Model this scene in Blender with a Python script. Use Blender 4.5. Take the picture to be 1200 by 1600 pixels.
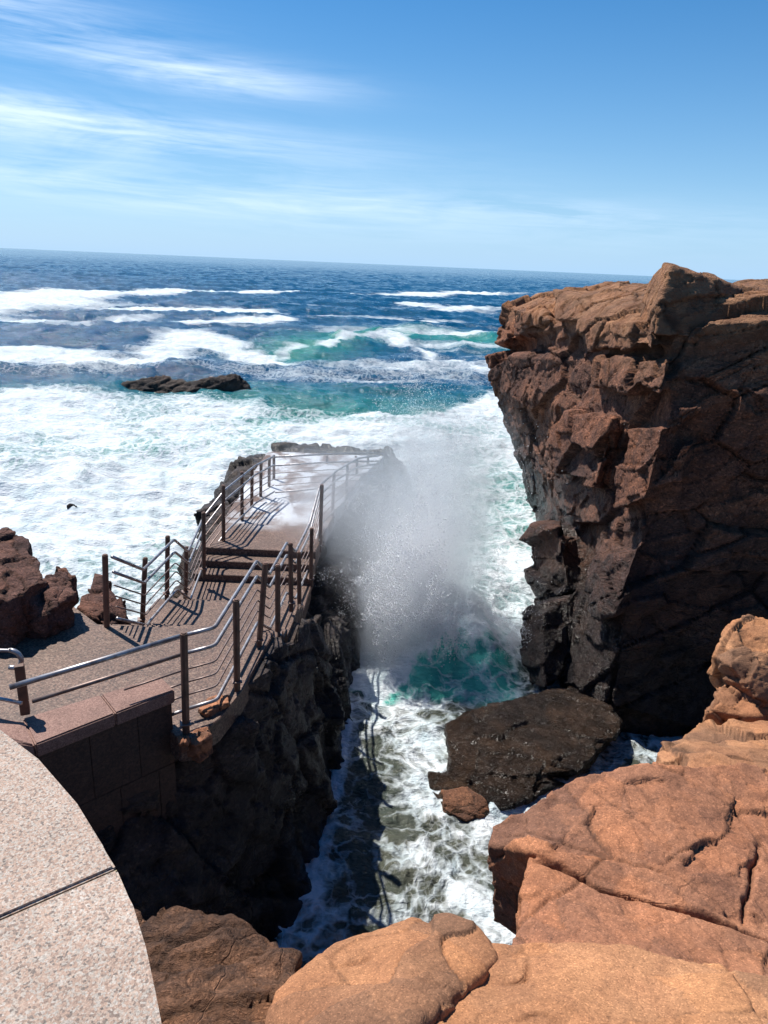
import bpy, bmesh, math, random
import numpy as np
from mathutils import Vector, Matrix
random.seed(7); RNG = np.random.default_rng(7)
for o in list(bpy.data.objects): bpy.data.objects.remove(o)
SC = bpy.context.scene; COL = SC.collection

# ------------------------------------------------------------------ camera
F_PX, PITCH, ROLL, EYE = 1155.0, math.radians(-18.55), math.radians(2.48), 10.0
WL = 2.0        # water level; the eye is 8 m above it
cam_d = bpy.data.cameras.new('camera'); cam = bpy.data.objects.new('camera', cam_d); COL.objects.link(cam)
cam_d.sensor_fit = 'VERTICAL'; cam_d.sensor_height = 24.0; cam_d.sensor_width = 18.0
cam_d.lens = F_PX / 1600 * 24.0
cam_d.clip_start = 0.05; cam_d.clip_end = 30000
cam.matrix_world = Matrix.Translation((0, 0, EYE)) @ Matrix.Rotation(math.pi/2 + PITCH, 4, 'X') @ Matrix.Rotation(ROLL, 4, 'Z')
SC.camera = cam
SC.render.resolution_x = 768; SC.render.resolution_y = 1024

# ------------------------------------------------------------------ sky and sun
SUN_EL, SUN_AZ = math.radians(56), math.radians(-47)      # azimuth from +Y, clockwise
W = bpy.data.worlds.new('World'); SC.world = W; W.use_nodes = True
class N:
    """small node-tree writer"""
    def __init__(s, tree): s.t = tree; s.n = tree.nodes; s.l = tree.links
    def new(s, typ, **kw):
        n = s.n.new(typ)
        for k, v in kw.items():
            if k == 'inp':
                for a, b in v.items():
                    if hasattr(b, 'node'): s.l.new(b, n.inputs[a])
                    else: n.inputs[a].default_value = b
            else: setattr(n, k, v)
        return n
    def math(s, op, a, b=0.0, c=0.0, clamp=False):
        n = s.n.new('ShaderNodeMath'); n.operation = op; n.use_clamp = clamp
        for i, v in enumerate((a, b, c)):
            if hasattr(v, 'node'): s.l.new(v, n.inputs[i])
            else: n.inputs[i].default_value = v
        return n.outputs[0]
    def ramp(s, f, stops):
        n = s.n.new('ShaderNodeValToRGB'); s.l.new(f, n.inputs[0]); e = n.color_ramp.elements
        while len(e) < len(stops): e.new(0.5)
        for i, (p, c) in enumerate(stops):
            e[i].position = p
            e[i].color = (c, c, c, 1) if not isinstance(c, tuple) else (*c, 1)
        return n.outputs[0]
    def mix(s, f, a, b, blend='MIX'):
        n = s.n.new('ShaderNodeMix'); n.data_type = 'RGBA'; n.blend_type = blend; n.clamp_factor = True
        for i, v in ((0, f), (6, a), (7, b)):
            if hasattr(v, 'node'): s.l.new(v, n.inputs[i])
            else: n.inputs[i].default_value = (*v, 1) if isinstance(v, tuple) and len(v) == 3 else v
        return n.outputs[2]
    def noise(s, vec, scale, detail=4, rough=.55, dist=0.0):
        n = s.new('ShaderNodeTexNoise', inp={'Scale': scale, 'Detail': detail, 'Roughness': rough, 'Distortion': dist})
        s.l.new(vec, n.inputs['Vector']); return n.outputs[0]
    def vor(s, vec, scale, feature='F1', out='Distance', rnd=1.0):
        n = s.new('ShaderNodeTexVoronoi', feature=feature, inp={'Scale': scale, 'Randomness': rnd})
        s.l.new(vec, n.inputs['Vector']); return n.outputs[out]
    def mapping(s, vec, sc=(1,1,1), rot=(0,0,0), loc=(0,0,0)):
        n = s.new('ShaderNodeMapping', inp={'Scale': sc, 'Rotation': rot, 'Location': loc}); s.l.new(vec, n.inputs[0]); return n.outputs[0]
w = N(W.node_tree); w.n.clear()
sky = w.new('ShaderNodeTexSky', sky_type='NISHITA', sun_disc=False, sun_elevation=SUN_EL, sun_rotation=SUN_AZ,
            altitude=0, air_density=1.0, dust_density=0.3, ozone_density=6.0)
tc = w.new('ShaderNodeTexCoord'); sep = w.new('ShaderNodeSeparateXYZ'); w.l.new(tc.outputs['Generated'], sep.inputs[0])
az = w.math('ARCTAN2', sep.outputs[0], sep.outputs[1]); el = w.math('ARCSINE', sep.outputs[2])
# cirrus: long thin streaks, nearly level, thickest to the left of the view
tilt = w.math('MULTIPLY_ADD', az, 0.03, el)
cv = w.new('ShaderNodeCombineXYZ'); w.l.new(w.math('MULTIPLY', az, 2.2), cv.inputs[0]); w.l.new(w.math('MULTIPLY', tilt, 13.0), cv.inputs[1]); cv.inputs[2].default_value = 3.7
st = w.noise(cv.outputs[0], 1.6, 7, .58, 1.1)
fine = w.mapping(cv.outputs[0], sc=(2.0, 5.0, 1)); fn = w.noise(fine, 2.0, 5, .6, .6)
def band(c, h, azc, azw, k):     # gaussian band at elevation c
    d = w.math('DIVIDE', w.math('SUBTRACT', tilt, c), h); g = w.math('EXPONENT', w.math('MULTIPLY', w.math('MULTIPLY', d, d), -1))
    a = w.math('DIVIDE', w.math('SUBTRACT', az, azc), azw); a = w.math('EXPONENT', w.math('MULTIPLY', w.math('MULTIPLY', a, a), -1))
    return w.math('MULTIPLY', w.math('MULTIPLY', g, a), k)
bs = None
for b in ((.222,.026,-.50,.18,1.1),(.190,.018,-.25,.15,1.1),(.122,.022,-.42,.32,1.1),(.135,.014,-.60,.25,.7),(.065,.028,-.25,.55,.7),(.075,.012,.20,.14,.4)):
    v = band(*b); bs = v if bs is None else w.math('ADD', bs, v)
stm = w.math('ADD', w.math('MULTIPLY', st, 1.5), w.math('MULTIPLY_ADD', fn, .9, -.12))
cl = w.math('MULTIPLY', bs, w.math('MULTIPLY', w.math('SUBTRACT', stm, .80), 1.5, clamp=True), clamp=True)
veil = w.math('MULTIPLY', w.math('EXPONENT', w.math('MULTIPLY', w.math('ABSOLUTE', el), -6.0)), .78)
hs = w.new('ShaderNodeHueSaturation', inp={'Saturation': 1.38, 'Value': 1.0, 'Hue': .5}); w.l.new(sky.outputs[0], hs.inputs['Color'])
c1 = w.mix(veil, hs.outputs[0], (4.2, 7.2, 10.8)); c2 = w.mix(w.math('MULTIPLY', cl, .78), c1, (9.0, 10.6, 12.6))
bg = w.new('ShaderNodeBackground', inp={'Strength': .078}); w.l.new(c2, bg.inputs[0])
wo = w.new('ShaderNodeOutputWorld'); w.l.new(bg.outputs[0], wo.inputs[0])
sd = bpy.data.lights.new('sun', 'SUN'); sd.energy = 5.0; sd.angle = math.radians(.5); sd.color = (1, .955, .88)
sun = bpy.data.objects.new('sun', sd); COL.objects.link(sun)
S_DIR = Vector((math.sin(SUN_AZ)*math.cos(SUN_EL), math.cos(SUN_AZ)*math.cos(SUN_EL), math.sin(SUN_EL)))
sun.rotation_euler = S_DIR.to_track_quat('Z', 'Y').to_euler(); sun.location = (-20, 20, 40)
SC.view_settings.view_transform = 'Standard'; SC.view_settings.look = 'None'
SC.view_settings.exposure = 0.45; SC.view_settings.gamma = 1
SC.render.engine = 'CYCLES'

# ------------------------------------------------------------------ helpers
def ray(px, py):
    x, y = px - 600, 800 - py; c, s = math.cos(ROLL), math.sin(ROLL)
    X, Y = (c*x - s*y)/F_PX, (s*x + c*y)/F_PX; cp, sp = math.cos(PITCH), math.sin(PITCH)
    return X, cp - Y*sp, sp + Y*cp
def aty(px, py, Y):
    d = ray(px, py); t = Y/d[1]; return (d[0]*t, Y, EYE + d[2]*t)
def atz(px, py, z):
    d = ray(px, py); t = (z - EYE)/d[2]; return (d[0]*t, d[1]*t, z)

def hsh(i, j, k, s):
    M = np.uint64(0xFFFFFFFF)
    h = (i.astype(np.int64).astype(np.uint64)*np.uint64(374761393) + j.astype(np.int64).astype(np.uint64)*np.uint64(668265263)
         + k.astype(np.int64).astype(np.uint64)*np.uint64(2147483647) + np.uint64(s*144665 + 1013904223)) & M
    h ^= h >> np.uint64(13); h = (h*np.uint64(1274126177)) & M; h ^= h >> np.uint64(16)
    h = (h*np.uint64(2246822519)) & M; h ^= h >> np.uint64(15)
    return h.astype(np.float64)/4294967296.0
def vnoise(p, seed=0):
    f = np.floor(p).astype(np.int64); t = p - f; t = t*t*t*(t*(t*6 - 15) + 10); out = 0
    for a in (0, 1):
        for b in (0, 1):
            for c in (0, 1):
                wgt = (t[:,0] if a else 1-t[:,0])*(t[:,1] if b else 1-t[:,1])*(t[:,2] if c else 1-t[:,2])
                out = out + wgt*hsh(f[:,0]+a, f[:,1]+b, f[:,2]+c, seed)
    return out*2 - 1
ROT = np.array([[.36,.48,-.8],[-.8,.6,0],[.48,.64,.6]])
def fbm(p, octv=4, seed=0, gain=.5, lac=2.03, ridge=False):
    a, s, q = 1.0, 0, p.copy()
    for i in range(octv):
        n = vnoise(q, seed + i)
        s = s + a*((1 - 2*np.abs(n)) if ridge else n); a *= gain; q = q @ ROT.T*lac + 17.3
    return s
def worley(p, seed=0):
    f = np.floor(p).astype(np.int64); n = len(p)
    d1 = np.full(n, 9.0); d2 = np.full(n, 9.0); off = np.zeros((n, 3)); cid = np.zeros((n, 3), np.int64)
    for a in (-1, 0, 1):
        for b in (-1, 0, 1):
            for c in (-1, 0, 1):
                i, j, k = f[:,0]+a, f[:,1]+b, f[:,2]+c
                sp = np.stack([i + .1 + .8*hsh(i,j,k,seed+11), j + .1 + .8*hsh(i,j,k,seed+12), k + .1 + .8*hsh(i,j,k,seed+13)], 1)
                dv = p - sp; d = np.sqrt((dv*dv).sum(1))
                m = d < d1; d2 = np.where(m, d1, np.minimum(d2, d))
                off[m] = dv[m]; cid[m] = np.stack([i, j, k], 1)[m]; d1 = np.where(m, d, d1)
    r = np.stack([hsh(cid[:,0], cid[:,1], cid[:,2], seed+20+q) for q in range(4)], 1)
    return d1, d2, off, r
def rotm(ax, ay, azz):
    return np.array((Matrix.Rotation(azz, 3, 'Z') @ Matrix.Rotation(ay, 3, 'Y') @ Matrix.Rotation(ax, 3, 'X')))

def mesh_np(name, V, Fq, smooth=True):
    me = bpy.data.meshes.new(name); me.from_pydata([tuple(v) for v in V], [], [tuple(f) for f in Fq]) if not isinstance(V, np.ndarray) or len(V) < 5000 else None
    if isinstance(V, np.ndarray) and len(V) >= 5000:
        me.vertices.add(len(V)); me.vertices.foreach_set('co', V.astype(np.float32).ravel())
        Fq = np.asarray(Fq, np.int32); k = Fq.shape[1]
        me.loops.add(Fq.size); me.loops.foreach_set('vertex_index', Fq.ravel())
        me.polygons.add(len(Fq)); me.polygons.foreach_set('loop_start', np.arange(0, Fq.size, k, dtype=np.int32))
        me.update(calc_edges=True)
    if smooth: me.polygons.foreach_set('use_smooth', np.ones(len(me.polygons), bool))
    me.update(); return me
def link(name, me, mat=None, parent=None):
    o = bpy.data.objects.new(name, me); COL.objects.link(o)
    if mat: me.materials.append(mat)
    if parent:
        o.parent = parent; o.matrix_parent_inverse = Matrix.Translation(-Vector(parent.location))
    return o
def tag(o, label=None, cat=None, group=None, kind=None):
    for k, v in (('label', label), ('category', cat), ('group', group), ('kind', kind)):
        if v: o[k] = v
    return o
def empty(name, loc):
    o = bpy.data.objects.new(name, None); o.location = loc; o.empty_display_size = .2; COL.objects.link(o); return o

def hull(bm, pts):
    vs = [bm.verts.new(p) for p in pts]
    r = bmesh.ops.convex_hull(bm, input=vs)
    bad = [g for g in r.get('geom_interior', []) + r.get('geom_unused', []) if isinstance(g, bmesh.types.BMVert)]
    if bad: bmesh.ops.delete(bm, geom=list(set(bad)), context='VERTS')
def loft(bm, rings):
    R = [[bm.verts.new(p) for p in r] for r in rings]; n = len(R[0])
    for a, b in zip(R[:-1], R[1:]):
        for i in range(n): bm.faces.new((a[i], a[(i+1) % n], b[(i+1) % n], b[i]))
    bm.faces.new(R[0][::-1]); bm.faces.new(R[-1])
def remesh(bm, vox):
    bmesh.ops.recalc_face_normals(bm, faces=bm.faces)
    me = bpy.data.meshes.new('tmp'); bm.to_mesh(me); bm.free()
    o = bpy.data.objects.new('tmp', me); COL.objects.link(o)
    m = o.modifiers.new('r', 'REMESH'); m.mode = 'VOXEL'; m.voxel_size = vox
    dg = bpy.context.evaluated_depsgraph_get(); dg.update(); ev = o.evaluated_get(dg)
    out = bpy.data.meshes.new_from_object(ev, depsgraph=dg)
    bpy.data.objects.remove(o); bpy.data.meshes.remove(me); return out
def vn(me):
    n = len(me.vertices); V = np.empty(n*3, np.float32); me.vertices.foreach_get('co', V)
    Nn = np.empty(n*3, np.float32); me.vertices.foreach_get('normal', Nn)
    return V.reshape(-1, 3).astype(np.float64), Nn.reshape(-1, 3).astype(np.float64)
def relax(me, it):
    if not it: return
    bm = bmesh.new(); bm.from_mesh(me)
    for _ in range(it): bmesh.ops.smooth_vert(bm, verts=bm.verts, factor=.5, use_axis_x=True, use_axis_y=True, use_axis_z=True)
    bm.to_mesh(me); bm.free()
def rockify(me, layers, detail=((2.5, .05, 4),), seed=0, smooth=2, warp=.10, orient=(0.25, 0.35, 0.4), cracks=(), soft=30):
    """layers: (joint block size xyz, offset, facet tilt, joint depth, joint width); every layer pushes along the calm base normal"""
    relax(me, smooth); me.update()
    V, Nn = vn(me); ne = len(me.edges); E_ = np.empty(ne*2, np.int32); me.edges.foreach_get('vertices', E_); E_ = E_.reshape(-1, 2)
    for _ in range(soft):       # calm the normals so that facets stay flat
        A = Nn*.3
        for c in range(3): A[:, c] += np.bincount(E_[:, 0], Nn[E_[:, 1], c], len(V)) + np.bincount(E_[:, 1], Nn[E_[:, 0], c], len(V))
        Nn = A/np.maximum(np.linalg.norm(A, axis=1), 1e-6)[:, None]
    R = rotm(*orient); D = np.zeros(len(V)); CK = np.zeros(len(V)); TN = np.full(len(V), .5)
    for li, (cell, amp, tilt, cd, cw) in enumerate(layers):
        Q = (V @ R.T)/np.array(cell)
        Q = Q + warp*np.stack([fbm(Q*1.3 + 5*c, 3, seed + 40 + c) for c in range(3)], 1)
        d1, d2, off, r = worley(Q, seed + 7*li); g = (r[:, :3] - .5)*2
        e = np.clip(1 - (d2 - d1)/cw, 0, 1)
        D += amp*((r[:, 3] - .5)*2) + tilt*(g*off).sum(1) - cd*e**1.6
        CK = np.maximum(CK, np.clip(1 - (d2 - d1)/(cw*1.1), 0, 1)*(1, .5, .2)[min(li, 2)]); TN += (r[:, 0] - .5)*(.7, .4, .25)[min(li, 2)]
    for k, (fr, am, oc) in enumerate(detail): D += am*fbm((V @ R.T)*fr, oc, seed + 60 + k, gain=.55)
    V = V + Nn*D[:, None]
    for pts, wd, dp in cracks:
        L = np.array([aty(*q)[:2] for q in pts]); d = np.full(len(V), 9.0)
        P = V[:, :2] + .02*np.stack([fbm(V*6, 3, seed + 80), fbm(V*6, 3, seed + 81)], 1)
        for i in range(len(L)-1):
            ab = L[i+1] - L[i]; t = np.clip(((P - L[i]) @ ab)/(ab @ ab), 0, 1)
            d = np.minimum(d, np.linalg.norm(P - (L[i] + t[:, None]*ab), axis=1))
        dp = dp*np.clip(np.minimum(np.linalg.norm(P - L[0], axis=1), np.linalg.norm(P - L[-1], axis=1))/.22 + .12, 0, 1)
        CK = np.maximum(CK, .9*np.exp(-(d/(wd*1.1))**2)*(dp/dp.max()))
        V[:, 2] -= dp*np.exp(-(d/(wd*(1 + .5*fbm(V*3, 2, seed + 82))))**2)*(Nn[:, 2] > .1)
    for nm, arr in (('crack', CK), ('tone', TN)):
        at = me.attributes.new(nm, 'FLOAT', 'POINT'); at.data.foreach_set('value', arr.astype(np.float32))
    me.vertices.foreach_set('co', V.astype(np.float32).ravel())
    me.polygons.foreach_set('use_smooth', np.ones(len(me.polygons), bool)); me.update()
    return me
def box(bm, c, s, rz=0.0, bev=0.0):
    r = bmesh.ops.create_cube(bm, size=1)
    M = Matrix.Translation(c) @ Matrix.Rotation(rz, 4, 'Z') @ Matrix.Diagonal((*s, 1))
    bmesh.ops.transform(bm, matrix=M, verts=r['verts'])
    if bev:
        ed = list({e for v in r['verts'] for e in v.link_edges})
        bmesh.ops.bevel(bm, geom=ed, offset=bev, segments=2, affect='EDGES', profile=.5)
def bmobj(name, bm, mat, parent=None, smooth=False):
    bmesh.ops.recalc_face_normals(bm, faces=bm.faces)
    me = bpy.data.meshes.new(name); bm.to_mesh(me); bm.free()
    if smooth: me.polygons.foreach_set('use_smooth', np.ones(len(me.polygons), bool))
    return link(name, me, mat, parent)
def tube(bm, pts, r, seg=10, caps=True):
    P = [Vector(p) for p in pts]; Q = [P[0]]
    for i in range(1, len(P)-1):       # round the bends a little
        a, b, c = P[i-1], P[i], P[i+1]; k = min(.06, (b-a).length*.4, (c-b).length*.4)
        s, e = b + (a-b).normalized()*k, b + (c-b).normalized()*k
        for t in (0, .33, .67, 1): Q.append(s*(1-t)**2 + b*2*t*(1-t) + e*t*t)
    Q.append(P[-1]); rings = []; up = Vector((0, 0, 1))
    for i, p in enumerate(Q):
        d = ((Q[min(i+1, len(Q)-1)] - p).normalized() + (p - Q[max(i-1, 0)]).normalized()).normalized()
        u = d.cross(up); u = u.normalized() if u.length > .05 else Vector((1, 0, 0)); v = u.cross(d).normalized()
        rings.append([bm.verts.new(p + (u*math.cos(a) + v*math.sin(a))*r) for a in [2*math.pi*k/seg for k in range(seg)]])
    for a, b in zip(rings[:-1], rings[1:]):
        for k in range(seg): bm.faces.new((a[k], a[(k+1) % seg], b[(k+1) % seg], b[k]))
    if caps: bm.faces.new(rings[0][::-1]); bm.faces.new(rings[-1])

# ------------------------------------------------------------------ materials
def mat(name):
    m = bpy.data.materials.new(name); m.use_nodes = True; k = N(m.node_tree); k.n.clear()
    out = k.new('ShaderNodeOutputMaterial'); p = k.new('ShaderNodeBsdfPrincipled'); k.l.new(p.outputs[0], out.inputs[0])
    g = k.new('ShaderNodeNewGeometry'); return m, k, p, g, out
def rock_mat(name, c_lo, c_hi, c_dark, grain=60.0, wet=None, cap=None, wetcol=(.018,.017,.017), bump=.5, stain=.5, scale=1.0):
    m, k, p, g, out = mat(name); pos = g.outputs['Position']
    big = k.noise(pos, .55*scale, 5, .6, .4); mid = k.noise(pos, 3.2*scale, 6, .65, .3); fin = k.noise(pos, 22*scale, 5, .7)
    base = k.mix(k.ramp(big, [(.35, 0.0), (.65, 1.0)]), c_lo, c_hi)
    sm = k.mapping(pos, sc=(2.2, 2.2, .55)); streak = k.noise(sm, 1.1*scale, 6, .65, .8)
    base = k.mix(k.math('MULTIPLY', k.ramp(streak, [(.5, 0.0), (.68, 1.0)]), stain), base, c_dark)
    base = k.mix(k.ramp(mid, [(.3, .55), (.5, 0.0)]), base, k.mix(.5, c_lo, c_dark))
    cells = k.vor(pos, grain, 'F1', 'Color'); sc_ = k.new('ShaderNodeSeparateColor'); k.l.new(cells, sc_.inputs[0])
    gr = k.ramp(sc_.outputs[0], [(0.0, .35), (.15, .78), (.5, 1.0), (.85, 1.15), (1.0, 2.0)])
    base = k.mix(.55 if grain > 60 else .8, base, gr, 'MULTIPLY')
    base = k.mix(.6, base, k.ramp(fin, [(.25, .55), (.5, 1.0), (.75, 1.35)]), 'MULTIPLY')
    if cap is not None:      # tan-orange tint towards the top of the headland
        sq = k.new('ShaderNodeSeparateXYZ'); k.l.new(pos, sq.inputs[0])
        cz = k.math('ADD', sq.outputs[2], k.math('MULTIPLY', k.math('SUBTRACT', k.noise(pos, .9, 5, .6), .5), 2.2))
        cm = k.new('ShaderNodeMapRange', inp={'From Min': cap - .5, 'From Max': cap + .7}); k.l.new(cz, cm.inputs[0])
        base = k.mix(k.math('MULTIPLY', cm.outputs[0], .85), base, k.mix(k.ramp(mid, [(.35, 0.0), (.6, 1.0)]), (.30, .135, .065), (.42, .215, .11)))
    rough = .8
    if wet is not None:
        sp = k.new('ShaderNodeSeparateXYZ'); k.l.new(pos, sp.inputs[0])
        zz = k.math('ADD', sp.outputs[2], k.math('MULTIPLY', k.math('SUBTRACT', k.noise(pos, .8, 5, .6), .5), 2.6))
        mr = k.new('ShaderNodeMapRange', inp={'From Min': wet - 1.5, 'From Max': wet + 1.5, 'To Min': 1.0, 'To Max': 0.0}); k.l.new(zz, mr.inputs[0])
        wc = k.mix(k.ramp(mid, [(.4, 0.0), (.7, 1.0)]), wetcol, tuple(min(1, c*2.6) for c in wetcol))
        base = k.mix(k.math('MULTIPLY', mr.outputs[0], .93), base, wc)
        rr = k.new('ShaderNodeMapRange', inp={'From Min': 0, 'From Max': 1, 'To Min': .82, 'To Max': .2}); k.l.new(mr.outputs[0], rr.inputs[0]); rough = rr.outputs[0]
    base = k.mix(.55, base, k.ramp(k.vor(k.mapping(pos, sc=(1, 1, 2.4), rot=(.3, .5, .3)), 1.5*scale, 'F1', 'Distance'), [(.15, 1.12), (.75, .72)]), 'MULTIPLY')
    ck_ = k.new('ShaderNodeAttribute', attribute_name='crack').outputs['Fac']; tn_ = k.new('ShaderNodeAttribute', attribute_name='tone').outputs['Fac']
    base = k.mix(1.0, base, k.ramp(tn_, [(.1, (.62, .66, .74)), (.5, (1.0, 1.0, 1.0)), (.9, (1.22, 1.14, 1.02))]), 'MULTIPLY')
    base = k.mix(k.math('MULTIPLY', ck_, .62), base, (.018, .013, .011))
    k.l.new(base, p.inputs['Base Color'])
    if rough == .8: p.inputs['Roughness'].default_value = .82
    else: k.l.new(rough, p.inputs['Roughness'])
    p.inputs['Specular IOR Level'].default_value = .3
    # bump: grain, pits, hairline cracks
    wq = k.new('ShaderNodeVectorMath', operation='ADD'); k.l.new(pos, wq.inputs[0])
    nz = k.new('ShaderNodeTexNoise', inp={'Scale': 1.3, 'Detail': 4}); k.l.new(pos, nz.inputs['Vector'])
    ms = k.new('ShaderNodeVectorMath', operation='SCALE'); k.l.new(nz.outputs['Color'], ms.inputs[0]); ms.inputs[3].default_value = .7; k.l.new(ms.outputs[0], wq.inputs[1])
    cr = k.vor(k.mapping(wq.outputs[0], sc=(1, 1, 1.8), rot=(.3, .4, .2)), 1.15*scale, 'DISTANCE_TO_EDGE')
    crm = k.ramp(cr, [(0.0, 0.0), (.018, 1.0)])
    h = k.math('MULTIPLY_ADD', crm, .35, k.math('MULTIPLY', mid, 1.6))
    fr = k.noise(k.mapping(wq.outputs[0], sc=(1.0, 3.5, 5.5), rot=(.35, .5, .6)), 1.6*scale, 7, .7, .2)
    fr = k.math('ABSOLUTE', k.math('SUBTRACT', fr, .5)); fr = k.ramp(fr, [(0.0, 0.0), (.09, 1.0)])
    f2 = k.vor(k.mapping(wq.outputs[0], sc=(1, 1.6, 2.2), rot=(.3, .5, .3)), 5.5*scale, 'F1', 'Color'); s2_ = k.new('ShaderNodeSeparateColor'); k.l.new(f2, s2_.inputs[0])
    h = k.math('ADD', h, k.math('ADD', k.math('MULTIPLY', fr, .28), k.math('MULTIPLY', s2_.outputs[0], .22*min(1, bump))))
    h = k.math('ADD', h, k.math('MULTIPLY', fin, .55)); h = k.math('ADD', h, k.math('MULTIPLY', sc_.outputs[1], .05))
    b = k.new('ShaderNodeBump', inp={'Strength': bump, 'Distance': .06}); k.l.new(h, b.inputs['Height']); k.l.new(b.outputs[0], p.inputs['Normal'])
    return m
M_CLIFF = rock_mat('cliff_granite', (.155, .066, .043), (.31, .13, .07), (.06, .036, .032), grain=34, wet=5.0, cap=8.6, bump=1.0, stain=.75)  # wet rock at the foot; band painted higher to deepen the shaded front
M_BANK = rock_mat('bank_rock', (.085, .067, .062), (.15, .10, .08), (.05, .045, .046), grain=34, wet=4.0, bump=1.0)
M_FORE = rock_mat('foreground_granite', (.33, .148, .072), (.43, .215, .108), (.20, .09, .05), grain=175, bump=.32, stain=.35, scale=1.6)
M_BOLD = rock_mat('boulder_granite', (.30, .126, .066), (.39, .178, .096), (.18, .08, .05), grain=110, bump=.36, stain=.4, scale=1.2)
M_BROWN = rock_mat('weathered_granite', (.18, .088, .048), (.29, .14, .075), (.065, .04, .03), grain=120, bump=.9, stain=.7, scale=1.8)
M_LEFT = rock_mat('shore_granite', (0.132, 0.060, 0.045), (0.204, 0.096, 0.066), (0.060, 0.036, 0.030), grain=50, bump=.8, stain=.5)
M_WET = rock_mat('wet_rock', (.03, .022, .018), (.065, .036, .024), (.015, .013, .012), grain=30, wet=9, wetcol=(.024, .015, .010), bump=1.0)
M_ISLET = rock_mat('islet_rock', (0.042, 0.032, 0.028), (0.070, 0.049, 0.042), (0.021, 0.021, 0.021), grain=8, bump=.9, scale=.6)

def aggregate_mat(name, cols, grain, bump=.3, joint=None):
    m, k, p, g, out = mat(name); pos = g.outputs['Position']
    c = k.vor(pos, grain, 'F1', 'Color'); s_ = k.new('ShaderNodeSeparateColor'); k.l.new(c, s_.inputs[0])
    base = k.ramp(s_.outputs[0], [(i/(len(cols)-1), cc) for i, cc in enumerate(cols)])
    c2 = k.vor(pos, grain*2.3, 'F1', 'Color'); s2 = k.new('ShaderNodeSeparateColor'); k.l.new(c2, s2.inputs[0])
    base = k.mix(.6, base, k.ramp(s2.outputs[1], [(0.0, .6), (.5, 1.0), (1.0, 1.35)]), 'MULTIPLY')
    big = k.noise(pos, 2.1, 7, .68, .5); base = k.mix(.85, base, k.ramp(big, [(.3, .66), (.55, 1.0), (.75, 1.15)]), 'MULTIPLY')
    spots = k.ramp(k.noise(pos, 5.5, 3, .5), [(.70, 1.0), (.76, .72)]); base = k.mix(1.0, base, spots, 'MULTIPLY')
    k.l.new(base, p.inputs['Base Color']); p.inputs['Roughness'].default_value = .75; p.inputs['Specular IOR Level'].default_value = .3
    b = k.new('ShaderNodeBump', inp={'Strength': bump, 'Distance': .01})
    k.l.new(k.math('ADD', s_.outputs[1], k.noise(pos, grain*.7, 3)), b.inputs['Height']); k.l.new(b.outputs[0], p.inputs['Normal'])
    return m
M_COPE = aggregate_mat('speckled_pink_granite', [(.18,.15,.13),(.35,.245,.19),(.43,.30,.23),(.46,.35,.28),(.40,.35,.30),(.51,.44,.38)], 300, .3)
M_PATH = aggregate_mat('exposed_aggregate', [(.12,.075,.055),(.22,.135,.095),(.27,.17,.12),(.33,.21,.15),(.40,.29,.22)], 55, .6)
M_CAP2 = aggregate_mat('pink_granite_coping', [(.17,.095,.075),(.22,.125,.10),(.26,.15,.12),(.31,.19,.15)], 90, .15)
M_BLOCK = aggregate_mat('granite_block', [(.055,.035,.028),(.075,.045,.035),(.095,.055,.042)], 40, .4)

def metal(name, col, rough, met, rust=None):
    m, k, p, g, out = mat(name); pos = g.outputs['Position']; n = k.noise(pos, 9, 5, .6)
    base = k.mix(k.ramp(n, [(.42, 0.0), (.68, 1.0)]), col, rust if rust else tuple(c*.7 for c in col))
    k.l.new(base, p.inputs['Base Color']); p.inputs['Metallic'].default_value = met
    k.l.new(k.math('MULTIPLY_ADD', n, .25, rough - .1), p.inputs['Roughness']); return m
M_RAIL = metal('galvanised_steel', (.42, .41, .42), .42, .85, (.20, .16, .15))
M_THIN = metal('weathered_steel', (.24, .18, .16), .5, .7, (.14, .085, .07))
M_POST = metal('brown_post', (.15, .075, .05), .55, .1, (.08, .045, .03))

# ------------------------------------------------------------------ sea: one sheet to the horizon
def W2(pts): return np.array([atz(x, y, WL)[:2] for x, y in pts])
def seg_field(P, line, wid):
    """gaussian band along a polyline on the water; wid in metres per point"""
    out = np.zeros(len(P)); L = np.asarray(line); wd = np.asarray(wid, float)*.8
    for i in range(len(L)-1):
        a, b = L[i], L[i+1]; ab = b - a; t = np.clip(((P - a) @ ab)/(ab @ ab), 0, 1)
        d = np.linalg.norm(P - (a + t[:, None]*ab), axis=1); ww = wd[i]*(1-t) + wd[i+1]*t
        out = np.maximum(out, np.exp(-(d/ww)**2))
    return out
NR, NA = 1150, 640
rr = 4.5*np.exp(np.linspace(0, 1, NR)**1.22*math.log(9000/4.5))
aa = np.radians(np.linspace(-46, 46, NA))
Rg, Ag = np.meshgrid(rr, aa, indexing='ij')
P2 = np.stack([(Rg*np.sin(Ag)).ravel(), (Rg*np.cos(Ag)).ravel()], 1)
rad = Rg.ravel(); n_ = len(P2); z0 = np.zeros(n_)
P3 = np.column_stack([P2, z0])
def sm(a, b, x): t = np.clip((x-a)/(b-a), 0, 1); return t*t*(3-2*t)
warp2 = np.stack([fbm(P3*.05, 3, 3), fbm(P3*.05 + 9, 3, 5)], 1)
Pw = P2 + warp2*2.0 + (np.stack([fbm(P3*.28, 4, 13, gain=.6), fbm(P3*.28 + 7, 4, 15, gain=.6)], 1)*np.array([1.0, .7]))
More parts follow.
